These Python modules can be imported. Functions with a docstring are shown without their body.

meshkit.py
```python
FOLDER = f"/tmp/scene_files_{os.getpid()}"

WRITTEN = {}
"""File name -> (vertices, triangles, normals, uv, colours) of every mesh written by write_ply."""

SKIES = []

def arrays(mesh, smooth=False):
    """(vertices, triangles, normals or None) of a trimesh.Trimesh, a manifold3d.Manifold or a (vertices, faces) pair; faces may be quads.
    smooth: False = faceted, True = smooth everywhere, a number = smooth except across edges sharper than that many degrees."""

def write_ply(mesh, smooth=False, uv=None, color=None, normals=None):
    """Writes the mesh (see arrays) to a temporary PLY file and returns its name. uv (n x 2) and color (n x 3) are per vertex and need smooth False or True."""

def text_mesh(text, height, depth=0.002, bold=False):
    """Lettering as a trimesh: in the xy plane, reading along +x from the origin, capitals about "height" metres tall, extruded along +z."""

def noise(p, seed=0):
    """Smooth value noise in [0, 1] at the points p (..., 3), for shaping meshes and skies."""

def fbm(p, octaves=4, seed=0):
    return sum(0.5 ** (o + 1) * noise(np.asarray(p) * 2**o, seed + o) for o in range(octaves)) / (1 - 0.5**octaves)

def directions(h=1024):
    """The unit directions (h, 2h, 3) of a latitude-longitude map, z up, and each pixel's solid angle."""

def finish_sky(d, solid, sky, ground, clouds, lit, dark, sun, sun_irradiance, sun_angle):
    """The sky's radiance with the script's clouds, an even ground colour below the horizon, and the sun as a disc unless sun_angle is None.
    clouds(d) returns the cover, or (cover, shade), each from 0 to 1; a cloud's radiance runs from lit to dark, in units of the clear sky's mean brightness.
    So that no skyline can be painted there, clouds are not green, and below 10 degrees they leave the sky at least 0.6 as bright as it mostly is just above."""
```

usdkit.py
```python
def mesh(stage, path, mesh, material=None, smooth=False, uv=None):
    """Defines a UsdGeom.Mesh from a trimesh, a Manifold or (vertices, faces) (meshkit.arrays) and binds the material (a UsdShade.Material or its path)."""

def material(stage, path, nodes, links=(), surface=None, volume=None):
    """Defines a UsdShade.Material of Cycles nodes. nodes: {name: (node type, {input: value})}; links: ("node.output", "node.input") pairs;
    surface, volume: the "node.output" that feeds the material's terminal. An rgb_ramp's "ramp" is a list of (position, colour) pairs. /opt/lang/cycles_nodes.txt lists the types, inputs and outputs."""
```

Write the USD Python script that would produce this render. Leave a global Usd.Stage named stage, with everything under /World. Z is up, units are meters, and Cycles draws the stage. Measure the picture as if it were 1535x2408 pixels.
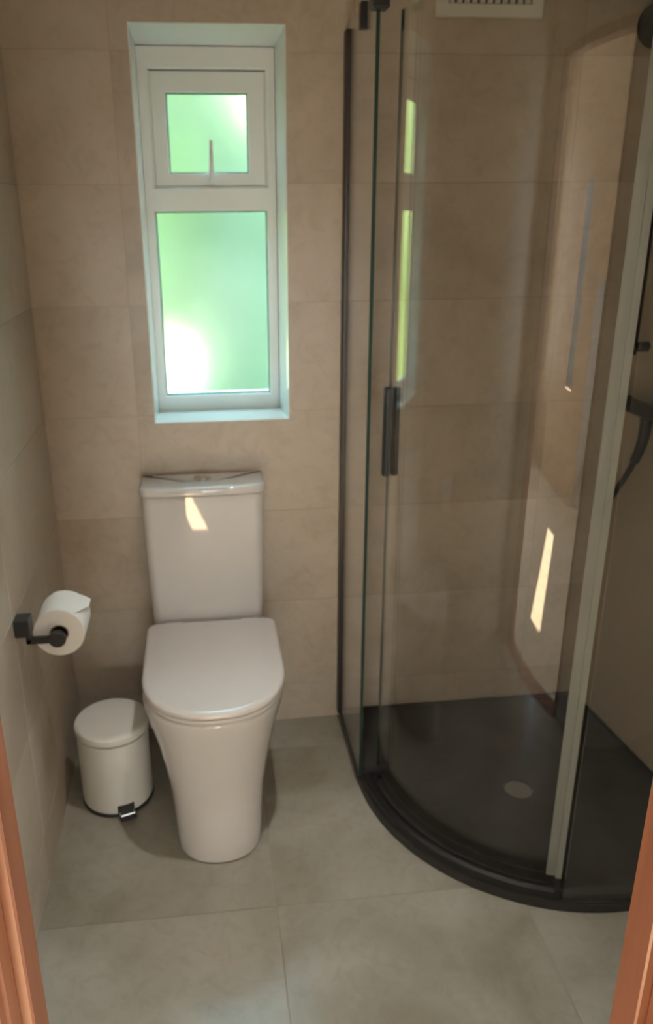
import math, random
import numpy as np
import trimesh
import usdkit
from manifold3d import CrossSection, Manifold
from pxr import Usd, UsdGeom, UsdLux, UsdShade, Gf, Sdf, Vt

random.seed(7)
rng = np.random.default_rng(7)
stage = Usd.Stage.CreateInMemory()
UsdGeom.SetStageUpAxis(stage, "Z")
UsdGeom.SetStageMetersPerUnit(stage, 1.0)
UsdGeom.Xform.Define(stage, "/World")

# ------------------------------------------------------------------ camera
# x runs along the window wall from its left corner, y = 0 is the window wall (the room lies at y < 0), z is up
EYE = np.array([0.446, -2.226, 1.5814])
YAW, PITCH, ROLL, F_PX = 0.1101, 0.3498, -0.0093, 1875.68
cy, sy, cp, sp = math.cos(YAW), math.sin(YAW), math.cos(PITCH), math.sin(PITCH)
fwd = np.array([sy * cp, cy * cp, -sp])
right = np.array([cy, -sy, 0.0])
up = np.cross(right, fwd)
cr, sr = math.cos(ROLL), math.sin(ROLL)
right, up = cr * right + sr * up, -sr * right + cr * up
cam = UsdGeom.Camera.Define(stage, "/World/camera")
m = Gf.Matrix4d(*right, 0, *up, 0, *(-fwd), 0, *EYE, 1)
cam.AddTransformOp().Set(m)
cam.CreateHorizontalApertureAttr(36.0)
cam.CreateVerticalApertureAttr(36.0 * 2408 / 1535)
cam.CreateFocalLengthAttr(F_PX / 1535 * 36.0)
cam.CreateHorizontalApertureOffsetAttr(78.7 / 1535 * 36.0)
cam.CreateVerticalApertureOffsetAttr(-24.5 / 1535 * 36.0)
cam.CreateClippingRangeAttr(Gf.Vec2f(0.05, 1000))
cam.CreateExposureAttr(0.0)
cam.CreateFStopAttr(16.0)
cam.CreateFocusDistanceAttr(0.65)

# ------------------------------------------------------------------ sky, sun, daylight
SKY, SUN, HALL_R, HALL_L, FAR = 14.0, 52.0, 13.0, 15.0, 45.0
dome = UsdLux.DomeLight.Define(stage, "/World/sky")
dome.CreateIntensityAttr(SKY)
dome.CreateColorAttr(Gf.Vec3f(0.52, 0.74, 1.0))
sun = UsdLux.DistantLight.Define(stage, "/World/sun")
sun.CreateIntensityAttr(SUN)
sun.CreateAngleAttr(0.6)
sun.CreateNormalizeAttr(True)
sun.CreateColorAttr(Gf.Vec3f(1.0, 0.82, 0.55))
sd = np.array([0.45, 0.9, -1.0]); sd /= np.linalg.norm(sd)          # the way sunlight travels
zx = -sd; xx = np.cross([0, 0, 1.0], zx); xx /= np.linalg.norm(xx); yx = np.cross(zx, xx)
sun.AddTransformOp().Set(Gf.Matrix4d(*xx, 0, *yx, 0, *zx, 0, 0, 0, 8, 1))
for nm_, x_, face, w_, h_, L_ in (("hall_daylight", 2.17, -1, 1.1, 1.5, HALL_R), ("hall_daylight_far", -1.57, 1, 1.1, 1.5, HALL_L)):   # daylight at the glazed doors in the two ends of the hall
    hl = UsdLux.RectLight.Define(stage, "/World/" + nm_)
    hl.CreateIntensityAttr(L_)
    hl.CreateColorAttr(Gf.Vec3f(0.80, 0.92, 1.0))
    hl.CreateWidthAttr(w_); hl.CreateHeightAttr(h_)
    hl.AddTransformOp().Set(Gf.Matrix4d(0, -face, 0, 0, 0, 0, 1, 0, -face, 0, 0, 0, x_, -2.55, 1.2, 1))

fl_light = UsdLux.RectLight.Define(stage, "/World/garden_room_daylight")   # daylight at the low glazed door across the hall, in line with the bathroom doorway
fl_light.CreateIntensityAttr(FAR)
fl_light.CreateColorAttr(Gf.Vec3f(0.88, 0.95, 1.0))
fl_light.CreateWidthAttr(0.55); fl_light.CreateHeightAttr(1.0)
fl_light.AddTransformOp().Set(Gf.Matrix4d(-1, 0, 0, 0, 0, 0, 1, 0, 0, 1, 0, 0, 0.60, -6.4, 0.60, 1))

# ------------------------------------------------------------------ helpers
used = {}


def numbered(parent, name):
    k = (parent, name)
    n = used.get(k, 0)
    used[k] = n + 1
    return name if n == 0 else f"{name}_{n:03d}"


def tag(p, label=None, cat=None, group=None, kind=None):
    for k, v in (("label", label), ("category", cat), ("group", group), ("kind", kind)):
        if v:
            p.SetCustomDataByKey(k, v)
    return p


def thing(name, loc=(0, 0, 0), label=None, cat=None, group=None, kind=None):
    path = "/World/" + numbered("/World", name)
    x = UsdGeom.Xform.Define(stage, path)
    x.AddTranslateOp().Set(Gf.Vec3d(*map(float, loc)))
    tag(x.GetPrim(), label, cat, group, kind)
    return x.GetPrim()


def base_of(prim):
    p, t = prim, np.zeros(3)
    while p and str(p.GetPath()) != "/World":
        if p.IsA(UsdGeom.Xformable):
            t += np.array(UsdGeom.Xformable(p).GetLocalTransformation().ExtractTranslation())
        p = p.GetParent()
    return t


def obj(name, mesh, mat, parent=None, smooth=False, label=None, **kw):
    """One Mesh prim under parent (or /World); the mesh is given in world coordinates."""
    v, f, n = usdkit.meshkit.arrays(mesh, smooth)
    pp = str(parent.GetPath()) if parent else "/World"
    path = pp + "/" + numbered(pp, name)
    if parent:
        v = v - base_of(parent)
    me = UsdGeom.Mesh.Define(stage, path)
    me.CreatePointsAttr(Vt.Vec3fArray.FromNumpy(v.astype(np.float32)))
    me.CreateFaceVertexCountsAttr(Vt.IntArray.FromNumpy(np.full(len(f), 3, np.int32)))
    me.CreateFaceVertexIndicesAttr(Vt.IntArray.FromNumpy(f.astype(np.int32).ravel()))
    me.CreateSubdivisionSchemeAttr("none")
    if n is not None:
        me.CreateNormalsAttr(Vt.Vec3fArray.FromNumpy(n.astype(np.float32)))
        me.SetNormalsInterpolation("vertex")
    UsdShade.MaterialBindingAPI.Apply(me.GetPrim()).Bind(mat)
    tag(me.GetPrim(), label, **kw)
    return me.GetPrim()


def cat_(*ms):
    return trimesh.util.concatenate([tm(x) for x in ms])


def tm(x):
    if isinstance(x, trimesh.Trimesh):
        return x
    v, f, _ = usdkit.meshkit.arrays(x)
    return trimesh.Trimesh(v, f, process=False)


def box(x0, x1, y0, y1, z0, z1, c=0.0):
    """A box, its edges chamfered by c."""
    if c <= 0:
        b = trimesh.creation.box([x1 - x0, y1 - y0, z1 - z0])
        b.apply_translation([(x0 + x1) / 2, (y0 + y1) / 2, (z0 + z1) / 2])
        return b
    P = []
    for x, sx in ((x0, 1), (x1, -1)):
        for y, sy_ in ((y0, 1), (y1, -1)):
            for z, sz in ((z0, 1), (z1, -1)):
                P += [(x + sx * c, y + sy_ * c, z), (x + sx * c, y, z + sz * c), (x, y + sy_ * c, z + sz * c)]
    return trimesh.convex.convex_hull(np.array(P))


def rbox(x0, x1, y0, y1, z0, z1, r, sub=2):
    s = trimesh.creation.icosphere(sub, r).vertices
    P = [s + [x, y, z] for x in (x0 + r, x1 - r) for y in (y0 + r, y1 - r) for z in (z0 + r, z1 - r)]
    return trimesh.convex.convex_hull(np.vstack(P))


def hull(pts):
    return trimesh.convex.convex_hull(np.asarray(pts, float))


def loft(rings, cap0=True, cap1=True):
    """rings: list of (N,3) closed loops, counter-clockwise seen from the end of the loft."""
    n = len(rings[0]); V = np.vstack(rings); F = []
    for k in range(len(rings) - 1):
        a, b = k * n, (k + 1) * n
        for i in range(n):
            j = (i + 1) % n
            F += [(a + i, a + j, b + j), (a + i, b + j, b + i)]
    extra = []
    if cap0:
        c = len(V) + len(extra); extra.append(rings[0].mean(0))
        F += [(c, (i + 1) % n, i) for i in range(n)]
    if cap1:
        c = len(V) + len(extra); extra.append(rings[-1].mean(0)); o = (len(rings) - 1) * n
        F += [(c, o + i, o + (i + 1) % n) for i in range(n)]
    if extra:
        V = np.vstack([V, extra])
    return trimesh.Trimesh(V, F, process=False)


def lathe(profile, n=64, cx=0.0, cy_=0.0):
    """profile: (r, z) from the bottom axis to the top axis."""
    a = np.linspace(0, 2 * np.pi, n, endpoint=False)
    return loft([np.stack([cx + max(r, 1e-5) * np.cos(a), cy_ + max(r, 1e-5) * np.sin(a), np.full(n, z)], 1) for r, z in profile], False, False)


def tube(pts, rad, n=16, caps=True):
    p = np.asarray(pts, float); rad = np.broadcast_to(rad, (len(p),))
    t = np.gradient(p, axis=0); t /= np.linalg.norm(t, axis=1, keepdims=True)
    ref = np.array([0, 0, 1.0]) if abs(t[0, 2]) < 0.9 else np.array([1.0, 0, 0])
    rings = []; u = np.cross(ref, t[0]); u /= np.linalg.norm(u)
    a = np.linspace(0, 2 * np.pi, n, endpoint=False)
    for k in range(len(p)):
        u = u - (u @ t[k]) * t[k]; u /= np.linalg.norm(u); w = np.cross(t[k], u)
        rings.append(p[k] + rad[k] * (np.cos(a)[:, None] * u + np.sin(a)[:, None] * w))
    return loft(rings, caps, caps)


def spline(ctrl, n=40):
    from scipy.interpolate import CubicSpline
    c = np.asarray(ctrl, float)
    s = np.r_[0, np.cumsum(np.linalg.norm(np.diff(c, axis=0), axis=1))]
    return CubicSpline(s, c)(np.linspace(0, s[-1], n))


def sweep(profile, path2d, closed=False):
    """profile (k,2): (offset outward, z), clockwise or not; path2d (n,2) with normals to its right-hand side as 'outward'."""
    p = np.asarray(path2d, float); t = np.gradient(p, axis=0); t /= np.linalg.norm(t, axis=1, keepdims=True)
    nrm = np.stack([t[:, 1], -t[:, 0]], 1)
    rings = [np.array([[*(q + o * k), z] for o, z in profile]) for q, k in zip(p, nrm)]
    mesh = loft(rings, True, True)
    mesh.fix_normals()
    return mesh


def to_world(man, origin, u, v, w):
    """A manifold made in (a, b, c) coordinates, put at origin + a u + b v + c w."""
    t = tm(man)
    M = np.stack([u, v, w], 1).astype(float)
    V = t.vertices @ M.T + np.asarray(origin, float)
    F = t.faces if np.linalg.det(M) > 0 else t.faces[:, ::-1]
    return trimesh.Trimesh(V, F, process=False)


def rect(x0, y0, x1, y1):
    return CrossSection([[(x0, y0), (x1, y0), (x1, y1), (x0, y1)]])


# ------------------------------------------------------------------ materials
LOOK = "/World/Looks/"
UsdGeom.Scope.Define(stage, "/World/Looks")


def plain(name, color, rough=0.5, metallic=0.0, spec=0.5, bump=None, vary=None, coat=0.0):
    nodes = {"p": ("principled_bsdf", {"base_color": color, "roughness": rough, "metallic": metallic, "specular_ior_level": spec, "coat_weight": coat})}
    links = []
    if vary or bump:
        nodes["g"] = ("geometry", {})
    if vary:
        sc, amt = vary
        nodes["n"] = ("noise_texture", {"scale": sc, "detail": 4.0})
        nodes["r"] = ("rgb_ramp", {"ramp": [(0.3, tuple(c * (1 - amt) for c in color)), (0.7, tuple(min(1, c * (1 + amt)) for c in color))]})
        links += [("g.position", "n.vector"), ("n.fac", "r.fac"), ("r.color", "p.base_color")]
    if bump:
        sc, dist = bump
        nodes["bn"] = ("noise_texture", {"scale": sc, "detail": 3.0})
        nodes["b"] = ("bump", {"distance": dist, "strength": 0.6})
        links += [("g.position", "bn.vector"), ("bn.fac", "b.height"), ("b.normal", "p.normal")]
    return usdkit.material(stage, LOOK + name, nodes, links, surface="p.BSDF")


def stone(name, dark, mid, light, rough=0.35, scale=2.2, spec=0.5):
    """Mottled beige stone tile, each tile its own piece of the pattern."""
    nodes = {
        "g": ("geometry", {}), "o": ("object_info", {}),
        "k": ("math", {"math_type": "multiply", "value2": 37.0}),
        "c": ("combine_xyz", {}), "a": ("vector_math", {"math_type": "add"}),
        "n": ("noise_texture", {"scale": scale, "detail": 6.0, "roughness": 0.55, "distortion": 0.6}),
        "r": ("rgb_ramp", {"ramp": [(0.30, dark), (0.5, mid), (0.72, light)]}),
        "f": ("noise_texture", {"scale": scale * 9, "detail": 4.0, "roughness": 0.6, "distortion": 1.2}),
        "fr": ("rgb_ramp", {"ramp": [(0.36, (0.80, 0.77, 0.73)), (0.52, (1, 1, 1))]}),
        "m": ("mix", {"mix_type": "multiply", "fac": 0.35}),
        "t": ("rgb_ramp", {"ramp": [(0.0, (0.97, 0.97, 0.97)), (1.0, (1.02, 1.02, 1.02))]}),
        "m2": ("mix", {"mix_type": "multiply", "fac": 1.0}),
        "p": ("principled_bsdf", {"roughness": rough, "specular_ior_level": spec}),
    }
    links = [("o.random", "k.value1"), ("k.value", "c.x"), ("k.value", "c.y"), ("g.position", "a.vector1"), ("c.vector", "a.vector2"), ("a.vector", "n.vector"), ("a.vector", "f.vector"),
             ("n.fac", "r.fac"), ("f.fac", "fr.fac"), ("r.color", "m.color1"), ("fr.color", "m.color2"), ("m.color", "m2.color1"), ("o.random", "t.fac"), ("t.color", "m2.color2"), ("m2.color", "p.base_color")]
    return usdkit.material(stage, LOOK + name, nodes, links, surface="p.BSDF")


def wood(name, a, b, rough=0.4, axis="z"):
    s = {"z": (22.0, 22.0, 1.2), "x": (1.2, 22.0, 22.0), "y": (22.0, 1.2, 22.0)}[axis]
    nodes = {
        "g": ("geometry", {}), "o": ("object_info", {}), "k": ("math", {"math_type": "multiply", "value2": 11.0}), "c": ("combine_xyz", {}),
        "ad": ("vector_math", {"math_type": "add"}), "mp": ("mapping", {"scale": s}),
        "n": ("noise_texture", {"scale": 1.6, "detail": 5.0, "distortion": 0.8}),
        "r": ("rgb_ramp", {"ramp": [(0.32, a), (0.68, b)]}),
        "p": ("principled_bsdf", {"roughness": rough}),
    }
    links = [("o.random", "k.value1"), ("k.value", "c.x"), ("g.position", "ad.vector1"), ("c.vector", "ad.vector2"), ("ad.vector", "mp.vector"), ("mp.vector", "n.vector"), ("n.fac", "r.fac"), ("r.color", "p.base_color")]
    return usdkit.material(stage, LOOK + name, nodes, links, surface="p.BSDF")


def clear_glass(name, tint):
    nodes = {
        "l": ("layer_weight", {"blend": 0.5}), "pw": ("math", {"math_type": "power", "value2": 5.0}),
        "s": ("math", {"math_type": "multiply_add", "value2": 0.95, "value3": 0.042}),
        "t": ("transparent_bsdf", {"color": tint}), "g": ("glossy_bsdf", {"color": (1, 1, 1), "roughness": 0.0}),
        "m": ("mix_closure", {}),
    }
    links = [("l.facing", "pw.value1"), ("pw.value", "s.value1"), ("s.value", "m.fac"), ("t.BSDF", "m.closure1"), ("g.BSDF", "m.closure2")]
    return usdkit.material(stage, LOOK + name, nodes, links, surface="m.closure")


M_WALL = stone("wall_stone", (0.385, 0.312, 0.236), (0.462, 0.383, 0.297), (0.53, 0.452, 0.362), 0.34)
M_FLOOR = stone("floor_stone", (0.235, 0.208, 0.156), (0.318, 0.292, 0.240), (0.39, 0.363, 0.312), 0.28, 2.6)
M_GROUT = plain("grout", (0.37, 0.30, 0.225), 0.85)
M_GROUT_F = plain("grout_floor", (0.27, 0.24, 0.19), 0.85)
M_PAINT = plain("white_paint", (0.72, 0.70, 0.66), 0.6)
M_UPVC = plain("white_upvc", (0.86, 0.85, 0.82), 0.28)
M_REVEAL = plain("glossy_white_board", (0.80, 0.81, 0.80), 0.12)
M_GASKET = plain("dark_gasket", (0.03, 0.045, 0.04), 0.6)
M_CERAMIC = plain("white_ceramic", (0.63, 0.600, 0.565), 0.045, coat=0.3)
M_SEAT = plain("white_seat_plastic", (0.63, 0.595, 0.560), 0.15)
M_CHROME = plain("chrome", (0.80, 0.81, 0.82), 0.08, metallic=1.0)
M_BLACK = plain("black_metal", (0.018, 0.016, 0.016), 0.36)
M_RAIL = plain("black_rail", (0.009, 0.008, 0.008), 0.5)
M_RUBBER = plain("black_rubber", (0.02, 0.02, 0.022), 0.6)
M_BRONZE = plain("dark_profile", (0.045, 0.036, 0.032), 0.4, metallic=0.3)
M_PAPER = plain("toilet_paper", (0.86, 0.85, 0.82), 0.95, spec=0.1, bump=(220.0, 0.0006))
M_PAPER_END = plain("paper_roll_end", (0.76, 0.72, 0.66), 0.95, spec=0.1, bump=(400.0, 0.0006))
M_CARD = plain("cardboard_core", (0.36, 0.27, 0.19), 0.9)
M_ENAMEL = plain("white_enamel", (0.76, 0.75, 0.70), 0.30)
M_SLATE = plain("dark_slate_resin", (0.027, 0.025, 0.0225), 0.5, vary=(7.0, 0.30), bump=(60.0, 0.002))
M_VENT = plain("white_vent_plastic", (0.66, 0.64, 0.56), 0.4)
M_DARK = plain("vent_shaft", (0.03, 0.03, 0.025), 0.9)
M_GLASS = clear_glass("shower_glass", (0.985, 0.990, 0.986))
M_EDGE = plain("green_glass_edge", (0.018, 0.042, 0.032), 0.10)
M_PINE = wood("pine_planks", (0.40, 0.26, 0.155), (0.54, 0.37, 0.24), 0.45)
M_FRAME = wood("stained_door_frame", (0.135, 0.039, 0.0145), (0.185, 0.060, 0.025), 0.38)
M_HALLFLOOR = wood("hall_floor_boards", (0.46, 0.37, 0.27), (0.60, 0.50, 0.38), 0.45, "x")
M_HEDGE = plain("hedge_leaves", (0.062, 0.082, 0.020), 0.6, vary=(5.0, 0.5))
M_CONIFER = plain("conifer_needles", (0.078, 0.106, 0.058), 0.6, vary=(5.0, 0.5))
M_LAWN = plain("lawn_grass", (0.055, 0.13, 0.025), 0.8, vary=(3.0, 0.3))
M_STONEWHITE = plain("white_painted_render", (0.82, 0.80, 0.74), 0.7)
M_GRAVEL = plain("pale_gravel", (0.42, 0.41, 0.28), 0.9)
M_ROOF = plain("roof_slate", (0.10, 0.10, 0.11), 0.7)
# frosted glass: rough on both faces
M_FROST = usdkit.material(stage, LOOK + "frosted_glass", {
    "g": ("glass_bsdf", {"color": (0.72, 0.80, 0.74), "roughness": 0.22, "IOR": 1.45}),
}, [], surface="g.BSDF")
# seal strip: milky see-through plastic
M_SEAL = usdkit.material(stage, LOOK + "milky_seal", {
    "d": ("principled_bsdf", {"base_color": (0.46, 0.47, 0.41), "roughness": 0.35}), "t": ("transparent_bsdf", {"color": (0.9, 0.92, 0.9)}), "m": ("mix_closure", {"fac": 0.45}),
}, [("t.BSDF", "m.closure1"), ("d.BSDF", "m.closure2")], surface="m.closure")

# ================================================================== the setting
H = 2.40                                                       # ceiling
YF = -1.50                                                     # room side of the door wall
RS = 0.105                                                     # the shower wall runs a little out of square
XR = 1.655
TILE = 0.008                                                   # tile thickness
JOINT = 0.0016


def tiles(parent, region, us, vs, origin, u, v, w, mat, skip=None):
    """Tiles of a wall or floor, each a mesh: cells of the grid us x vs cut to region; the face is at w = 0, the back at -TILE."""
    x0, y0, x1, y1 = region.bounds()
    for i in range(len(us) - 1):
        for j in range(len(vs) - 1):
            a0, a1, b0, b1 = us[i] + JOINT / 2, us[i + 1] - JOINT / 2, vs[j] + JOINT / 2, vs[j + 1] - JOINT / 2
            cell = rect(a0, b0, a1, b1)
            cut = cell ^ region
            if cut.is_empty() or cut.area() < 2e-4:
                continue
            d = float(rng.uniform(-0.0003, 0.0003))
            if abs(cut.area() - cell.area()) < 1e-9:
                bx = tm(box(a0, a1, b0, b1, -TILE, d))
                c = 0.0012
                P = []
                for a, sa in ((a0, 1), (a1, -1)):
                    for b, sb in ((b0, 1), (b1, -1)):
                        P += [(a, b, -TILE), (a, b, d - c), (a + sa * c, b + sb * c, d)]
                bx = hull(P)
            else:
                bx = cut.extrude(TILE + d).translate((0, 0, -TILE))
            obj("tile", to_world(bx, origin, u, v, w), mat, parent)


rows = [-0.3 + 0.13 + 0.303 * k for k in range(0, 10)]
# --- window wall
wb = thing("wall_back", kind="structure", label="beige stone tiled wall around the frosted window, behind the toilet")
opening = rect(0.3018, 1.0188, 0.6837, 2.0112)
reg = rect(0, 0, XR + 0.05, H) - opening
tiles(wb, reg, [-0.345, 0.255, 0.855, 1.455, 2.055], rows, (0, 0, 0), (1, 0, 0), (0, 0, 1), (0, -1, 0), M_WALL)
core = rect(-0.3, -0.1, XR + 0.4, H + 0.1) - rect(0.290, 0.993, 0.690, 2.022)
obj("masonry", to_world(core.extrude(0.27), (0, 0.0009, 0), (1, 0, 0), (0, 0, 1), (0, 1, 0)), M_GROUT, wb)
# --- left wall
wl = thing("wall_left", kind="structure", label="beige stone tiled wall carrying the toilet roll holder")
tiles(wl, rect(-1.5, 0, 0, H), [-1.8, -1.2, -0.6, 0.0], rows, (0, 0, 0), (0, 1, 0), (0, 0, 1), (1, 0, 0), M_WALL)
obj("masonry", box(-0.15, -0.0009, YF - 0.0, 0.008, -0.1, H + 0.1), M_GROUT, wl)
# --- shower wall, slightly out of square
wr = thing("wall_right", kind="structure", label="beige stone tiled wall of the shower corner")
ln = math.hypot(RS, 1)
ru = np.array([RS / ln, -1 / ln, 0])
rw = np.array([-1 / ln, -RS / ln, 0])
ro = np.array([XR, 0, 0])
tiles(wr, rect(0, 0, 1.505, H), [0.0, 0.6, 1.2, 1.8], rows, ro, ru, (0, 0, 1), rw, M_WALL)
obj("masonry", to_world(rect(-0.03, -0.1, 1.52, H + 0.1).extrude(0.12), ro - rw * (-0.0009), ru, (0, 0, 1), -rw), M_GROUT, wr)
# --- floor
fl = thing("floor", kind="structure", label="beige stone tiled bathroom floor")
fx = [-0.64, -0.04, 0.56, 1.16, 1.76, 2.36]
fy = [-1.952, -1.352, -0.752, -0.152, 0.448]
regf = CrossSection([[(0, YF - 0.09), (XR - RS * (YF - 0.09), YF - 0.09), (XR, 0), (0, 0)]])
tiles(fl, regf, fx, fy, (0, 0, 0), (1, 0, 0), (0, 1, 0), (0, 0, 1), M_FLOOR)
obj("screed", box(-0.1, XR + 0.3, YF - 0.09, 0.1, -0.12, -0.0009), M_GROUT_F, fl)
# --- ceiling
ce = thing("ceiling", kind="structure", label="white painted bathroom ceiling")
LAMP = (0.70, -0.80)
cp_ = rect(-0.15, YF, XR + 0.3, 0.28) - CrossSection.circle(0.042, 48).translate(LAMP)
obj("plasterboard", cp_.extrude(0.11).translate((0, 0, H)), M_PAINT, ce)
dl = thing("downlight", (LAMP[0], LAMP[1], H), label="small recessed ceiling downlight above the toilet", cat="ceiling light")
obj("trim_ring", lathe([(0.0405, H + 0.002), (0.0405, H - 0.004), (0.043, H - 0.006), (0.052, H - 0.004), (0.053, H - 0.0003), (0.0425, H - 0.0003)], 48, *LAMP), M_CHROME, dl, smooth=40)
obj("can", lathe([(0.0405, H - 0.001), (0.0405, H + 0.098), (0, H + 0.098)], 48, *LAMP), M_BLACK, dl, smooth=40)
bulb = UsdLux.DiskLight.Define(stage, str(dl.GetPath()) + "/bulb")
bulb.CreateIntensityAttr(1750.0)
bulb.CreateColorAttr(Gf.Vec3f(1.0, 0.97, 0.92))
bulb.CreateRadiusAttr(0.034)
bulb.AddTranslateOp().Set(Gf.Vec3d(0, 0, 0.088))
# --- door wall and its opening
JX0, JX1, DH = 0.221, 0.954, 2.0
YH = -1.58                                                     # hall side of the door wall
wf = thing("wall_front", kind="structure", label="white painted wall with the doorway, seen only in reflections")
wfs = rect(-0.9, 0, 2.4, H) - rect(JX0 - 0.0305, -0.1, JX1 + 0.0305, DH + 0.0305)
obj("plaster", to_world(wfs.extrude(YF - YH - 0.004), (0, YH + 0.002, 0), (1, 0, 0), (0, 0, 1), (0, 1, 0)), M_PAINT, wf)
df = thing("door_1", (JX0, YH, 0), kind="structure", label="orange brown stained timber door frame framing the view")
YR = YH + 0.030                                                 # door rebate: the hall side of the lining is set back
for e, d in ((JX0, -1), (JX1, 1)):
    a, b = sorted((e, e + d * 0.03)); a2, b2 = sorted((e + d * 0.013, e + d * 0.03))
    jb = obj("jamb", box(a, b, YR, YF + 0.003, 0.0, DH + 0.03, 0.0025), M_FRAME, df)
    obj("rebate", box(a2, b2, YH - 0.004, YR, 0.0, DH + 0.03, 0.002), M_FRAME, jb)
obj("head", box(JX0, JX1, YH - 0.004, YF + 0.003, DH, DH + 0.03, 0.003), M_FRAME, df)


def architrave(side):
    """Moulded strip on the hall side: flat, groove, bead."""
    s = -1 if side == "l" else 1
    e = (JX0 - 0.017) if side == "l" else (JX1 + 0.017)
    prof = [(0, 0), (0, 0.016), (0.006, 0.019), (0.028, 0.019), (0.032, 0.012), (0.037, 0.012), (0.041, 0.018), (0.060, 0.016), (0.066, 0.010), (0.066, 0)]
    cs = CrossSection([[(e + s * a, YH - 0.004 - b) for a, b in (prof if side == "r" else prof)]], )
    if cs.area() <= 0:
        cs = CrossSection([[(e + s * a, YH - 0.004 - b) for a, b in prof][::-1]])
    return cs.extrude(DH + 0.07)


obj("architrave", architrave("l"), M_FRAME, df)
obj("architrave", architrave("r"), M_FRAME, df)
obj("architrave", box(JX0 - 0.074, JX1 + 0.074, YH - 0.023, YH - 0.004, DH + 0.008, DH + 0.074, 0.003), M_FRAME, df)
obj("threshold", box(JX0, JX1, YH - 0.004, YF + 0.003, 0.0, 0.006, 0.002), M_FRAME, df)

# --- window
wn = thing("window_1", (0.49, 0.19, 1.0), kind="structure", label="white framed frosted window with small opening top light")
A0 = [(0.303, 1.020), (0.6825, 1.020), (0.6825, 2.010), (0.303, 2.010)]
A1 = [(0.306, 1.006), (0.673, 1.006), (0.673, 1.993), (0.306, 1.993)]
dirs = {"sill": (0, 1, (0, -1)), "reveal": (1, 2, (1, 0)), "lintel": (2, 3, (0, 1)), "reveal_": (3, 0, (-1, 0))}
for nm, (i, j, (ox, oz)) in dirs.items():
    P = []
    for (x, z), y, t in ((A0[i], -0.0008, 0.0015), (A0[j], -0.0008, 0.0015), (A1[i], 0.215, 0.012), (A1[j], 0.215, 0.012)):
        P += [(x, y, z), (x + ox * t, y, z + oz * t)]
    P = np.array(P)
    if nm in ("sill", "lintel"):                               # run past the side boards
        P[P[:, 0] < 0.45, 0] -= 0.0015; P[P[:, 0] > 0.55, 0] += 0.0015
    obj(nm.strip("_") + "_board", hull(P), M_REVEAL, wn)


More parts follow.
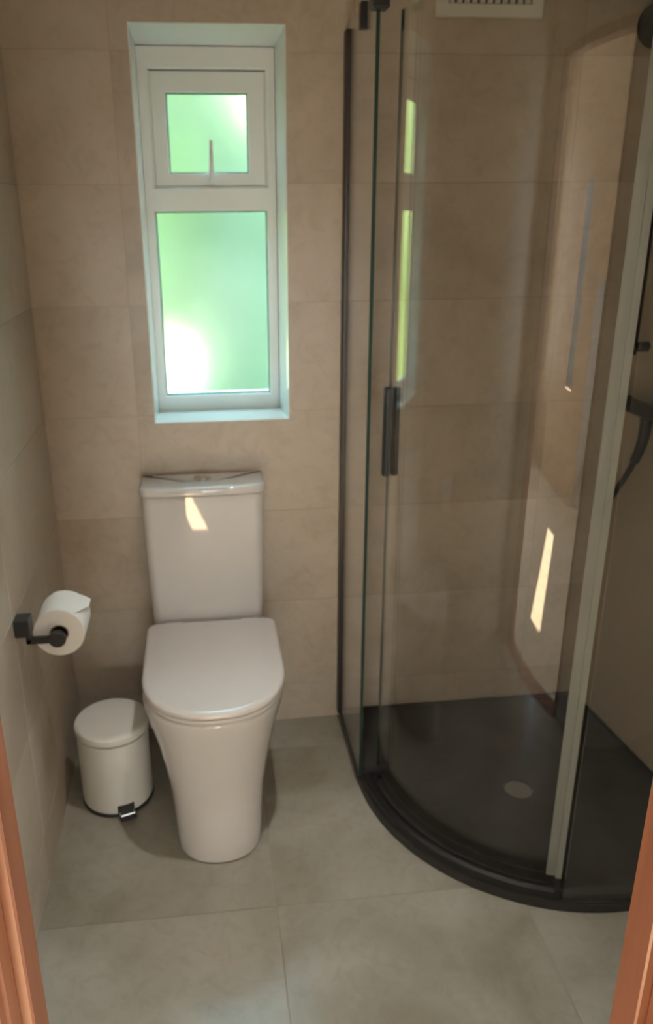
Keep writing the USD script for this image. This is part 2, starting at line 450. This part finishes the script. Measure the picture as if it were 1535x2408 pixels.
def ring(x0, z0, x1, z1, ix0, iz0, ix1, iz1, ya, yb, c=0.004, co=None):
    co = c if co is None else co
    """Frame ring between two rectangles from y = ya (room side) to yb, the room-side edges chamfered."""
    outer, inner = rect(x0, z0, x1, z1), rect(ix0, iz0, ix1, iz1)
    a = (outer - inner).extrude(yb - ya - c)
    rings = []
    o = [(x0, z0), (x1, z0), (x1, z1), (x0, z1)]; q = [(ix0, iz0), (ix1, iz0), (ix1, iz1), (ix0, iz1)]
    V = [(*p, 0) for p in o] + [(*p, 0) for p in q]
    oc = [(x0 + co, z0 + co), (x1 - co, z0 + co), (x1 - co, z1 - co), (x0 + co, z1 - co)]
    qc = [(ix0 - c, iz0 - c), (ix1 + c, iz0 - c), (ix1 + c, iz1 + c), (ix0 - c, iz1 + c)]
    V += [(*p, -c) for p in oc] + [(*p, -c) for p in qc]
    F = []
    for i in range(4):
        j = (i + 1) % 4
        F += [(i, 8 + i, 8 + j), (i, 8 + j, j), (4 + i, 4 + j, 12 + j), (4 + i, 12 + j, 12 + i), (8 + i, 12 + i, 12 + j), (8 + i, 12 + j, 8 + j)]
    body = to_world(a, (0, ya + c, 0), (1, 0, 0), (0, 0, 1), (0, 1, 0))
    lip = to_world(trimesh.Trimesh(np.array(V, float), F, process=False), (0, ya + c, 0), (1, 0, 0), (0, 0, 1), (0, 1, 0))
    return cat_(body, lip)


FX0, FX1, FZ0, FZ1 = 0.306, 0.673, 1.006, 1.993
obj("frame", cat_(ring(FX0, FZ0, FX1, 1.612, 0.331, 1.054, 0.646, 1.581, 0.19, 0.25, co=0.0), ring(FX0, 1.612, FX1, FZ1, 0.334, 1.645, 0.649, 1.940, 0.19, 0.25, co=0.0)), M_UPVC, wn)
obj("sash", ring(0.3365, 1.6475, 0.6465, 1.9375, 0.378, 1.682, 0.598, 1.884, 0.204, 0.250, 0.003), M_UPVC, wn)
obj("gasket", box(0.3345, 0.6485, 0.206, 0.245, 1.9378, 1.9398), M_GASKET, wn)
obj("sash_liner", ring(0.334, 1.645, 0.649, 1.9376, 0.3367, 1.6477, 0.6463, 1.9373, 0.206, 0.245, 0.0002), M_UPVC, wn)
obj("pane_gasket", ring(0.375, 1.679, 0.601, 1.887, 0.3805, 1.6845, 0.5955, 1.8815, 0.213, 0.222, 0.001), M_GASKET, wn)
obj("pane_gasket", ring(0.328, 1.051, 0.649, 1.584, 0.3335, 1.0565, 0.6435, 1.5785, 0.205, 0.222, 0.001), M_GASKET, wn)
obj("pane", box(0.376, 0.600, 0.226, 0.230, 1.680, 1.886), M_FROST, wn)
obj("pane", box(0.329, 0.648, 0.226, 0.230, 1.052, 1.583), M_FROST, wn)
hd = obj("handle", cat_(rbox(0.4785, 0.5045, 0.196, 0.2045, 1.650, 1.682, 0.004),
                       tube(spline([(0.4915, 0.202, 1.664), (0.4915, 0.186, 1.668), (0.4925, 0.178, 1.690), (0.4935, 0.176, 1.735), (0.494, 0.177, 1.764)], 24), np.linspace(0.0085, 0.0052, 24))), M_UPVC, wn, smooth=50)

# ================================================================== shower
CX, CY, RO = 1.378, -0.330, 0.538
LX = CX - RO                                                   # left side of the shower, x


def rwall(y):
    return XR - RS * y                                         # x of the shower wall at depth y


def arc(r, a0, a1, n=40):
    t = np.radians(np.linspace(a0, a1, n))
    return np.stack([CX + r * np.cos(t), CY + r * np.sin(t)], 1)


tr = thing("shower_tray", (1.25, -0.43, 0), label="black slate effect quadrant shower tray in the tiled corner", cat="shower tray")
yb = -0.003
outl = np.vstack([[(LX, yb)], [(LX, -0.15)], arc(RO, 180, 270, 48), [(rwall(CY - RO) - 0.003, CY - RO)], [(rwall(yb) - 0.003, yb)]])
c0 = CrossSection([outl]); c0 = c0 if c0.area() > 0 else CrossSection([outl[::-1]])
inn = c0.offset(-0.052, )
body = c0.extrude(0.024).translate((0, 0, 0.001)) + c0.offset(-0.004).extrude(0.028).translate((0, 0, 0.001))
dish = (c0.offset(-0.060) + (rect(LX + 0.06, -0.3, 1.9, -0.012) + rect(CX, CY - RO + 0.06, 1.9, -0.012)) ^ c0.offset(-0.012)).extrude(0.02).translate((0, 0, 0.0245))
WC = np.array([1.283, -0.448])
wast = Manifold.cylinder(0.05, 0.041, 0.041, 48).translate((*WC, 0.012))
obj("basin", body - dish - wast, M_SLATE, tr, smooth=30)
cov = cat_(Manifold.cylinder(0.006, 0.036, 0.038, 48).translate((*WC, 0.0125)), *[box(WC[0] - 0.022, WC[0] + 0.022, WC[1] + d - 0.003, WC[1] + d + 0.003, 0.0185, 0.0200) for d in (-0.02, -0.01, 0, 0.01, 0.02)])
obj("waste_cover", cov, plain("waste_cover_grey", (0.16, 0.145, 0.125), 0.35), tr, label="grey round waste cover of the shower tray")

en = thing("shower_enclosure", (1.25, -0.43, 0.03), label="curved clear glass shower enclosure with black rail and sliding door", cat="shower enclosure")
ZT, ZB = 1.985, 0.0295
TH = 0.003                                                     # half the glass


def slab(path, z0, z1, h=TH):
    return sweep([(-h, z0), (h, z0), (h, z1), (-h, z1)], path)


A_DOOR0, A_DOOR1 = 181.5, 252.8
RD = 0.482
left_path = np.array([(LX, y) for y in np.linspace(-0.030, -0.352, 8)])
obj("fixed_panel", slab(left_path, 0.040, 2.012), M_GLASS, en, smooth=40)
obj("glass_edge", box(LX - TH - 0.0005, LX + TH + 0.0015, -0.3575, -0.3525, 0.040, 1.975), M_EDGE, en, label="green polished edge of the fixed glass panel")
right_path = np.vstack([arc(RO - 0.012, 254.8, 270, 12), [(x, CY - RO + 0.012) for x in np.linspace(CX + 0.05, rwall(CY - RO) - 0.02, 6)]])
obj("fixed_panel", slab(right_path, 0.032, 2.012), M_GLASS, en, smooth=40)
obj("wall_profile", box(LX - 0.010, LX + 0.010, -0.034, -0.0005, 0.0295, 1.997, 0.002), M_BRONZE, en)
xr_ = rwall(CY - RO + 0.012)
obj("wall_profile", box(xr_ - 0.033, xr_ - 0.002, CY - RO - 0.002, CY - RO + 0.026, 0.0295, 1.997, 0.002), M_BRONZE, en)
obj("bottom_profile", box(LX - 0.007, LX + 0.008, -0.356, -0.034, 0.0295, 0.041, 0.002), M_BLACK, en)
track = [(-0.026, 0.0295), (0.016, 0.0295), (0.016, 0.036), (0.010, 0.044), (0.004, 0.044), (0.003, 0.039), (-0.006, 0.039), (-0.008, 0.053), (-0.018, 0.056), (-0.026, 0.050)]
# the normal of an arc run from 180 to 270 degrees points inwards: mirror the offsets
obj("bottom_track", sweep([(-o, z) for o, z in track], arc(RO - 0.030, 183.0, 253.0, 48)), M_RAIL, en, smooth=25)
obj("track_end", sweep([(-o, z) for o, z in [(-0.027, 0.0295), (0.034, 0.0295), (0.034, 0.058), (-0.024, 0.060)]], arc(RO - 0.030, 182.4, 184.2, 4)), M_RAIL, en, smooth=25)
obj("track_end", sweep([(-o, z) for o, z in [(-0.027, 0.0295), (0.022, 0.0295), (0.022, 0.056), (-0.024, 0.058)]], arc(RO - 0.030, 252.4, 254.0, 4)), M_RAIL, en, smooth=25)
obj("top_rail", tube(np.column_stack([arc(RO + 0.0, 181, 270, 48), np.full(48, 2.035)]), 0.0125), M_BLACK, en, smooth=60)
obj("rail_bracket", cat_(rbox(LX - 0.014, LX + 0.022, -0.372, -0.330, 1.972, 2.052, 0.004), tube([(LX - 0.010, -0.345, 2.035), (LX + 0.016, -0.40, 2.035)], 0.017)), M_BLACK, en, smooth=40)
obj("panel_clamp", rbox(LX - 0.011, LX + 0.011, -0.224, -0.198, 1.962, 2.016, 0.003), M_BLACK, en, smooth=40)
# sliding door and what it carries
dpath = arc(RD, A_DOOR0, A_DOOR1, 56)
dr = obj("door", slab(dpath, 0.058, 1.975), M_GLASS, en, smooth=40)
obj("leading_edge", slab(arc(RD, A_DOOR0 - 0.42, A_DOOR0 - 0.02, 3), 0.058, 1.975, 0.0031), M_EDGE, dr, label="green polished leading edge of the sliding door")
obj("edge_seal", cat_(slab(arc(RD + 0.004, A_DOOR1 - 2.2, A_DOOR1 + 0.1, 6), 0.060, 1.975, 0.0046), slab(arc(RD + 0.012, A_DOOR1 + 0.15, A_DOOR1 + 1.7, 5), 0.060, 1.975, 0.0046)), M_SEAL, dr, smooth=30)


def handle_bar(r, ang, z0, z1, w, t):
    c = np.array([CX + r * math.cos(math.radians(ang)), CY + r * math.sin(math.radians(ang))])
    n = np.array([math.cos(math.radians(ang)), math.sin(math.radians(ang))]); s = np.array([-n[1], n[0]])
    P = []
    for z, k in ((z0, 0.85), (z0 + 0.003, 1), (z1 - 0.003, 1), (z1, 0.85)):
        for a, b in ((-1, -.6), (-.6, -1), (.6, -1), (1, -.6), (1, .6), (.6, 1), (-.6, 1), (-1, .6)):
            q = c + n * a * t * k + s * b * w * k
            P.append((*q, z))
    return hull(P)


HA = 180.3 + 3.0
obj("handle", handle_bar(RD + 0.0115, HA, 0.955, 1.178, 0.011, 0.0085), M_BLACK, dr, smooth=40)
obj("handle", handle_bar(RD - 0.0115, HA, 0.955, 1.178, 0.011, 0.0085), M_BLACK, dr, smooth=40)

# --- valve, hose and shower head on the shower wall
def onwall(y, d, z):
    return np.array([rwall(y), y, 0]) + rw * d + np.array([0, 0, z])


vy = -0.24
sv = thing("shower_valve", onwall(vy, 0.0, 1.05), label="black bar shower valve with hanging hose on the shower wall", cat="shower valve")
va, vb_ = onwall(-0.155, 0.050, 1.065), onwall(-0.42, 0.050, 1.065)
obj("bar", tube([va, vb_], 0.021, 24), M_BLACK, sv, smooth=50)
obj("knob", tube([va + (va - vb_) * t for t in (0.02, 0.03, 0.17, 0.19)], [0.018, 0.0235, 0.0235, 0.018], 24), M_BLACK, sv, smooth=40)
obj("wall_flange", tube([onwall(-0.23, 0.0, 1.065), onwall(-0.23, 0.012, 1.065), onwall(-0.23, 0.016, 1.065), onwall(-0.23, 0.05, 1.065)], [0.03, 0.03, 0.016, 0.016], 24), M_BLACK, sv, smooth=40)
obj("wall_flange", tube([onwall(-0.38, 0.0, 1.065), onwall(-0.38, 0.012, 1.065), onwall(-0.38, 0.016, 1.065), onwall(-0.38, 0.05, 1.065)], [0.03, 0.03, 0.016, 0.016], 24), M_BLACK, sv, smooth=40)
hose = spline([onwall(-0.235, 0.05, 1.045), onwall(-0.236, 0.051, 0.99), onwall(-0.215, 0.052, 0.92), onwall(-0.175, 0.050, 0.85), onwall(-0.115, 0.046, 0.755), onwall(-0.075, 0.042, 0.70), onwall(-0.055, 0.034, 0.73), onwall(-0.048, 0.024, 0.85), onwall(-0.046, 0.02, 1.1), onwall(-0.05, 0.02, 1.5), onwall(-0.07, 0.03, 1.72)], 120)
obj("connector", tube(hose[:12], np.linspace(0.0165, 0.013, 12)), M_BLACK, sv, smooth=60)
obj("hose", tube(hose[10:], 0.0082), M_RUBBER, sv, smooth=60, label="black flexible shower hose")
sh = thing("hand_shower", onwall(-0.06, 0.05, 1.95), label="black round hand shower head hanging high at the frame edge", cat="hand shower")
hc = np.array([1.604, 0.0, 0.0]) + np.array([0, -0.078, 2.005])
ax = np.array([-0.86, -0.42, -0.28]); ax /= np.linalg.norm(ax)
obj("spray_head", tube([hc + ax * t for t in (-0.014, -0.008, 0.004, 0.010, 0.011)], [0.020, 0.046, 0.052, 0.050, 0.044], 40), M_BLACK, sh, smooth=50)
obj("handle", tube(spline([hc - ax * 0.004, hc + np.array([0.012, -0.004, -0.05]), hc + np.array([0.016, -0.010, -0.12]), hc + np.array([0.018, -0.014, -0.20])], 24), np.linspace(0.013, 0.0105, 24)), M_BLACK, sh, smooth=50)
sr = thing("slide_rail", onwall(-0.13, 0.05, 1.2), label="black slide rail on the shower wall at the frame edge", cat="shower rail")
obj("rail", tube([onwall(-0.13, 0.045, 1.20), onwall(-0.13, 0.045, 2.15)], 0.010, 20), M_BLACK, sr, smooth=50)
for z in (1.22, 2.12):
    obj("bracket", tube([onwall(-0.13, 0.0, z), onwall(-0.13, 0.052, z)], 0.014, 20), M_BLACK, sr, smooth=50)

# --- vent grille
vg = thing("vent_grille", (1.195, 0, 2.03), label="white slatted ventilation grille high on the tiled wall", cat="vent grille")
gx0, gx1, gz0, gz1 = 1.058, 1.332, 2.030, 2.262
fr = ring(gx0, gz0, gx1, gz1, gx0 + 0.030, gz0 + 0.030, gx1 - 0.030, gz1 - 0.030, -0.018, -0.0005, 0.003)
obj("frame", fr, M_VENT, vg)
obj("backing", box(gx0 + 0.02, gx1 - 0.02, -0.0035, -0.0005, gz0 + 0.02, gz1 - 0.02), M_DARK, vg)
for k in range(11):
    x = gx0 + 0.030 + (gx1 - gx0 - 0.060) * (k + 0.5) / 11
    obj("slat", box(x - 0.0062, x + 0.0062, -0.014, -0.004, gz0 + 0.030, gz1 - 0.030, 0.002), M_VENT, vg)

# ================================================================== toilet
TX = 0.431


def dshape(hw, yb, yc, yf, n=2.25, N=72, rb=0.02):
    """Half-round-fronted outline, counter-clockwise seen from above, N points: straight sides, rounded front (y = yf), back corners of radius rb."""
    P = []
    for a in np.linspace(0, -math.pi, N // 2):                 # front: right to left
        ca, sa = math.cos(a), math.sin(a)
        P.append((hw * math.copysign(abs(ca) ** (2 / n), ca), yc + (yc - yf) * math.copysign(abs(sa) ** (2 / n), sa)))
    for t in np.linspace(0, 1, N // 8)[1:]:
        P.append((-hw, yc + (yb - rb - yc) * t))
    for a in np.linspace(math.pi, math.pi / 2, N // 8)[1:]:
        P.append((-hw + rb + rb * math.cos(a), yb - rb + rb * math.sin(a)))
    for a in np.linspace(math.pi / 2, 0, N // 8):
        P.append((hw - rb + rb * math.cos(a), yb - rb + rb * math.sin(a)))
    for t in np.linspace(1, 0, N // 8)[1:-1]:
        P.append((hw, yc + (yb - rb - yc) * t))
    return np.array(P)[::-1]


def ring_at(P, z, x=TX, inset=0.0, dz=None):
    if inset:
        t = np.roll(P, -1, 0) - np.roll(P, 1, 0); t /= np.maximum(np.linalg.norm(t, axis=1, keepdims=True), 1e-9)
        nrm = np.stack([t[:, 1], -t[:, 0]], 1)
        area = 0.5 * np.sum(P[:, 0] * np.roll(P[:, 1], -1) - np.roll(P[:, 0], -1) * P[:, 1])
        P = P - nrm * inset * (1 if area > 0 else -1)
    return np.column_stack([P[:, 0] + x, P[:, 1], np.full(len(P), z)])


def shrunk(P, z, x, k):
    c = P.mean(0)
    return ring_at(c + (P - c) * k, z, x)


def solid(rings):
    t = loft(rings); t.fix_normals(); return t


tl = thing("toilet", (TX, -0.3, 0), label="white close-coupled toilet with closed lid under the frosted window", cat="toilet")
lev = [  # z, half width, yc, front
    (0.001, 0.108, -0.480, -0.596), (0.006, 0.113, -0.478, -0.602), (0.05, 0.1155, -0.477, -0.600), (0.12, 0.1185, -0.475, -0.594), (0.18, 0.124, -0.470, -0.589), (0.24, 0.135, -0.462, -0.588),
    (0.30, 0.1485, -0.450, -0.591), (0.345, 0.161, -0.440, -0.598), (0.38, 0.172, -0.432, -0.606), (0.405, 0.1785, -0.428, -0.612), (0.422, 0.181, -0.426, -0.614), (0.430, 0.179, -0.426, -0.612), (0.4325, 0.172, -0.426, -0.605)]
def narrowed(P):
    P = P.copy(); P[:, 0] *= 1 - 0.12 * np.clip((P[:, 1] + 0.24) / 0.18, 0, 1); return P


obj("pan", solid([ring_at(narrowed(dshape(hw, -0.012, yc, yf)), z) for z, hw, yc, yf in lev]), M_CERAMIC, tl, smooth=55)
# seat and lid
SX = 0.4345
S = dshape(0.1825, -0.150, -0.420, -0.618, 2.2, rb=0.03)
st = obj("seat", solid([ring_at(S, 0.4330, SX, 0.006), ring_at(S, 0.4355, SX, 0.0012), ring_at(S, 0.438, SX, 0.0), ring_at(S, 0.445, SX, 0.0), ring_at(S, 0.4472, SX, 0.0015), ring_at(S, 0.4482, SX, 0.006)]), M_SEAT, tl, smooth=50)
obj("lid", solid([ring_at(S, 0.4492, SX, 0.006), ring_at(S, 0.4502, SX, 0.0015), ring_at(S, 0.452, SX, -0.001), ring_at(S, 0.459, SX, -0.001), ring_at(S, 0.4628, SX, 0.0015), ring_at(S, 0.4650, SX, 0.006), ring_at(S, 0.4662, SX, 0.014), shrunk(S, 0.4674, SX, 0.70), shrunk(S, 0.4680, SX, 0.35)]), M_SEAT, tl, smooth=50)
for s in (-0.11, 0.11):
    obj("hinge", tube([(SX + s - 0.022, -0.152, 0.455), (SX + s + 0.022, -0.152, 0.455)], 0.0095, 20), M_SEAT, tl, smooth=50)


def tank_outline(hw, yf, r=0.028, bow=0.008, N=12):
    P = [(-hw + 0.004, -0.004)]
    P.append((-hw, -0.012))
    for a in np.linspace(math.pi, 1.5 * math.pi, N):
        P.append((-hw + r + r * math.cos(a), yf + bow + r + r * math.sin(a)))
    for t in np.linspace(-1, 1, 16)[1:-1]:
        P.append((t * (hw - r), yf + bow * t * t))
    for a in np.linspace(1.5 * math.pi, 2 * math.pi, N):
        P.append((hw - r + r * math.cos(a), yf + bow + r + r * math.sin(a)))
    P.append((hw, -0.012)); P.append((hw - 0.004, -0.004))
    return np.array(P)


TKX = 0.4265
ct = obj("cistern", solid([ring_at(tank_outline(hw, yf), z, TKX, ins) for z, hw, yf, ins in
     ((0.4335, 0.160, -0.128, 0.012), (0.4345, 0.160, -0.130, 0.006), (0.440, 0.161, -0.133, 0.0), (0.50, 0.163, -0.135, 0), (0.60, 0.1665, -0.1365, 0), (0.75, 0.170, -0.138, 0), (0.8415, 0.1715, -0.139, 0), (0.8420, 0.1715, -0.139, 0.010))]), M_CERAMIC, tl, smooth=40)
T = tank_outline(0.1755, -0.1455, 0.030)
obj("cistern_lid", solid([ring_at(T, 0.8432, TKX, 0.008), ring_at(T, 0.8445, TKX, 0.002), ring_at(T, 0.8465, TKX, 0.0), ring_at(T, 0.858, TKX, 0.0), ring_at(T, 0.8625, TKX, 0.0012), ring_at(T, 0.8665, TKX, 0.0045), ring_at(T, 0.8685, TKX, 0.0095), ring_at(T, 0.8695, TKX, 0.017)]), M_CERAMIC, tl, smooth=50)
bt = obj("flush_button", lathe([(0, 0.869), (0.0245, 0.869), (0.0245, 0.8715), (0.0225, 0.8735), (0.0195, 0.8735), (0.0190, 0.8722), (0, 0.8722)], 48, TKX, -0.066), M_CHROME, tl, smooth=40)
obj("button_half", lathe([(0, 0.872), (0.0125, 0.872), (0.0125, 0.8748), (0.0105, 0.8756), (0, 0.8758)], 40, TKX + 0.004, -0.066), M_CHROME, bt, smooth=40)

# ================================================================== pedal bin
BX, BY = 0.1445, -0.300
pb = thing("pedal_bin", (BX, BY, 0), label="small white round pedal bin on floor between wall and toilet", cat="bin")
obj("base_ring", lathe([(0, 0.0008), (0.096, 0.0008), (0.1, 0.003), (0.1, 0.010), (0.0975, 0.012), (0, 0.012)], 72, BX, BY), M_RUBBER, pb, smooth=40)
obj("body", lathe([(0.090, 0.012), (0.0975, 0.0125), (0.0985, 0.016), (0.0985, 0.226), (0.0975, 0.228), (0.09, 0.228)], 72, BX, BY), M_ENAMEL, pb, smooth=40)
obj("gap_ring", lathe([(0.09, 0.226), (0.0945, 0.227), (0.0945, 0.236), (0.09, 0.236)], 72, BX, BY), plain("bin_gap_grey", (0.25, 0.24, 0.22), 0.5), pb, smooth=40)
obj("lid", lathe([(0.09, 0.2345), (0.1005, 0.2345), (0.1022, 0.2365), (0.1022, 0.251), (0.1005, 0.256), (0.0955, 0.2595), (0.085, 0.2615), (0.05, 0.2630), (0, 0.2635)], 72, BX, BY), M_ENAMEL, pb, smooth=40)
pa = math.atan2(-0.105, 0.034)
pn = np.array([math.cos(pa), math.sin(pa), 0]); ps = np.array([-pn[1], pn[0], 0]); p0 = np.array([BX, BY, 0])


def pbox(d0, d1, w, z0, z1, c=0.002):
    b = box(d0, d1, -w, w, z0, z1, c)
    return to_world(b, p0, pn, ps, (0, 0, 1))


obj("pedal_slot", pbox(0.0935, 0.1000, 0.023, 0.013, 0.038, 0.001), M_RUBBER, pb)
pdl = obj("pedal", pbox(0.090, 0.120, 0.020, 0.0165, 0.0215, 0.0015), M_CHROME, pb)
obj("pedal_pad", pbox(0.112, 0.128, 0.0225, 0.009, 0.0185, 0.002), M_RUBBER, pdl)
obj("hinge_box", to_world(box(-0.108, -0.094, -0.03, 0.03, 0.205, 0.246, 0.003), p0, pn, ps, (0, 0, 1)), M_RUBBER, pb)

# ================================================================== toilet roll and its holder
RC = np.array([0.0865, -0.55, 0.671]); RR = 0.0585
ho = thing("toilet_roll_holder", (0.0, -0.575, 0.69), label="black wall mounted toilet roll holder with open arm", cat="toilet roll holder")
obj("wall_mount", rbox(0.0005, 0.034, -0.604, -0.562, 0.692, 0.734, 0.003), M_BLACK, ho, smooth=40)
obj("arm", cat_(rbox(0.018, 0.032, -0.585, -0.569, 0.664, 0.700, 0.003), rbox(0.018, 0.094, -0.585, -0.569, 0.6635, 0.6785, 0.003)), M_BLACK, ho, smooth=40)
obj("rod", cat_(tube([(RC[0], -0.586, RC[2]), (RC[0], -0.583, RC[2]), (RC[0], -0.572, RC[2]), (RC[0], -0.570, RC[2])], [0.0175, 0.0195, 0.0195, 0.0175], 28), tube([(RC[0], -0.572, RC[2]), (RC[0], -0.445, RC[2])], 0.0085, 24)), M_BLACK, ho, smooth=40)
ro_ = thing("toilet_roll", tuple(RC), label="white toilet paper roll on the black wall holder", cat="toilet roll")


def ylathe(profile, n=72):
    t = lathe([(r, z) for r, z in profile], n)
    V = t.vertices.copy()
    t = trimesh.Trimesh(np.column_stack([V[:, 0], V[:, 2], -V[:, 1]]) + [RC[0], 0, RC[2]], t.faces, process=False)
    return t


y0, y1 = -0.552, -0.449
obj("paper", ylathe([(0.0215, y0 + 0.0006), (RR - 0.001, y0 + 0.0006), (RR, y0 + 0.002), (RR, y1 - 0.002), (RR - 0.001, y1), (0.0215, y1)]), M_PAPER, ro_, smooth=40)
obj("paper_end", ylathe([(0.0215, y0), (0.04, y0 - 0.0002), (RR - 0.0012, y0)]).apply_translation([0, 0, 0]), M_PAPER_END, ro_, smooth=40)
obj("core", ylathe([(0.0195, y0 - 0.0003), (0.0217, y0 - 0.0003), (0.0217, y1), (0.0195, y1), (0.0195, y0 - 0.0003)]), M_CARD, ro_, smooth=40)
# loose end of the paper, leaving the roll at the top and sticking out past it
ang = math.radians(52)
pts = []
for a in np.linspace(math.radians(115), ang, 10):
    pts.append((RC[0] + (RR + 0.0006) * math.cos(a), RC[2] + (RR + 0.0006) * math.sin(a)))
e = np.array(pts[-1])
for k in np.linspace(0.2, 1, 6):
    pts.append(tuple(e + k * np.array([0.026, -0.010]) + np.array([0, -0.004 * k * k])))
Q = np.array(pts)
rg = []
for (x, z), k in zip(Q, range(len(Q))):
    cut = max(0.0, (k - 9) / 6.0)
    ya, yb2 = y0 + 0.003 + 0.060 * cut, y1 - 0.001
    rg.append(np.array([(x, ya, z), (x, yb2, z), (x, yb2, z + 0.0008), (x, ya, z + 0.0008)]))
fl_ = loft(rg); fl_.fix_normals()
obj("loose_sheet", fl_, M_PAPER, ro_)

# ================================================================== hall behind the camera
hf = thing("floor_hall", kind="structure", label="timber boarded hall floor outside the bathroom door")
for k in range(14):
    ya = -3.42 + 0.132 * k
    obj("floorboard", box(-1.6, 2.2, ya + 0.001, ya + 0.131, -0.02, -0.0015, 0.002) if ya + 0.131 < YH - 0.01 else box(-1.6, 2.2, ya + 0.001, YH - 0.012, -0.02, -0.0015, 0.002), M_HALLFLOOR, hf)
obj("joists", box(-1.65, 2.25, -3.45, YH - 0.01, -0.12, -0.02), M_GROUT_F, hf)
hw_ = thing("wall_hall_back", kind="structure", label="pine tongue and groove boarded hall wall with a narrow glazed slot")
SL0, SL1, SZ0, SZ1 = -0.52, -0.30, 0.62, 1.72
cut_ = [rect(SL0, SZ0, SL1, SZ1), rect(0.12, -0.1, 1.04, 1.25)]
k = 0
xw = -1.6
while xw < 2.2:
    c_ = rect(xw + 0.0015, 0.0, xw + 0.0985, H)
    for q in cut_:
        c_ = c_ - q
    obj("plank", to_world(c_.extrude(0.012), (0, -3.412, 0), (1, 0, 0), (0, 0, 1), (0, 1, 0)), M_PINE, hw_)
    xw += 0.1
bk = rect(-1.65, -0.1, 2.25, H + 0.05)
for q in cut_:
    bk = bk - q
obj("studs", to_world(bk.extrude(0.03), (0, -3.443, 0), (1, 0, 0), (0, 0, 1), (0, 1, 0)), M_FRAME, hw_)
gr_ = thing("garden_room", kind="structure", label="plain room across the hall from the bathroom doorway")
obj("floorboards", box(0.0, 1.1, -6.5, -3.42, -0.03, -0.0015), M_HALLFLOOR, gr_)
obj("side_wall", box(-0.05, 0.0, -6.5, -3.443, -0.1, H), M_PAINT, gr_)
obj("side_wall", box(1.1, 1.15, -6.5, -3.443, -0.1, H), M_PAINT, gr_)
obj("end_wall", box(-0.05, 1.15, -6.55, -6.45, -0.1, H), M_PAINT, gr_)
obj("ceiling_board", box(-0.05, 1.15, -6.5, -3.443, H, H + 0.05), M_PAINT, gr_)
wh = thing("wall_hall_left", kind="structure", label="white painted end wall of the hall")
obj("plaster", box(-1.68, -1.6, -3.44, YH + 0.07, -0.1, H + 0.05), M_PAINT, wh)
obj("return", box(-1.6, -0.88, YH, YH + 0.07, -0.1, H + 0.05), M_PAINT, wh)
wh2 = thing("wall_hall_right", kind="structure", label="white painted far end of the hall")
obj("plaster", box(2.2, 2.28, -3.44, YH + 0.07, -0.1, H + 0.05), M_PAINT, wh2)
ch = thing("ceiling_hall", kind="structure", label="white painted hall ceiling")
obj("plasterboard", box(-1.7, 2.3, -3.45, YF, H, H + 0.05), M_PAINT, ch)

# ================================================================== garden outside the frosted window
ld = thing("lawn", (0, 10, -0.4), kind="structure", label="lawn outside the frosted window")
obj("turf", box(-30, 30, -12, 40, -0.5, -0.4), M_LAWN, ld)


def rough(man, amp, seed, edge):
    t = tm(man.refine_to_length(edge)); g = np.random.default_rng(seed)
    t = trimesh.Trimesh(t.vertices, t.faces, process=True)
    t.vertices = t.vertices + g.normal(0, amp, t.vertices.shape)
    return t


def usdkit_mesh(t):
    from manifold3d import Mesh
    return Mesh(np.asarray(t.vertices, np.float32), np.asarray(t.faces, np.uint32))


hg = Manifold(usdkit_mesh(box(-7, 0.50, 4.6, 5.3, -0.4, 3.3))) - Manifold(usdkit_mesh(box(-0.55, 0.36, 4, 6, -1, 0.52)))
tag(obj("hedge", rough(hg, 0.05, 3, 0.3), M_HEDGE, None, smooth=True), "yellow green garden hedge with a low opening, blurred through the frosted panes", "hedge")
hg = Manifold(usdkit_mesh(box(0.30, 9, 5.7, 6.4, -0.4, 3.9)))
tag(obj("conifer_hedge", rough(hg, 0.05, 5, 0.3), M_CONIFER, None, smooth=True), "blue green conifer hedge beside the yellow one, blurred through the frosted panes", "hedge")
pv = thing("terrace", (0, 10, -0.4), kind="structure", label="pale sunlit gravel terrace beyond the hedge")
obj("gravel", box(-8, 0.2, 6.0, 16, -0.4, -0.38), M_GRAVEL, pv)
HL = -2.6
up_ = thing("house_upper", (2, -1.6, 2.6), kind="structure", label="upper storey and roof of the house above the bathroom")
obj("storey", box(HL, 6.0, -3.44, 0.278, 2.5, 8.2), M_PAINT, up_)
obj("roof", hull([(x, y, z) for x in (HL - 0.2, 6.2) for y, z in ((-3.7, 8.1), (0.5, 8.1), (-1.6, 10.0))]), M_ROOF, up_)
fe = thing("fence", (0, -6.0, -0.4), kind="structure", label="dark stained fence outside the hall")
obj("boards", box(-6, -0.1, -6.05, -6.0, -0.4, 3.3), M_RUBBER, fe)
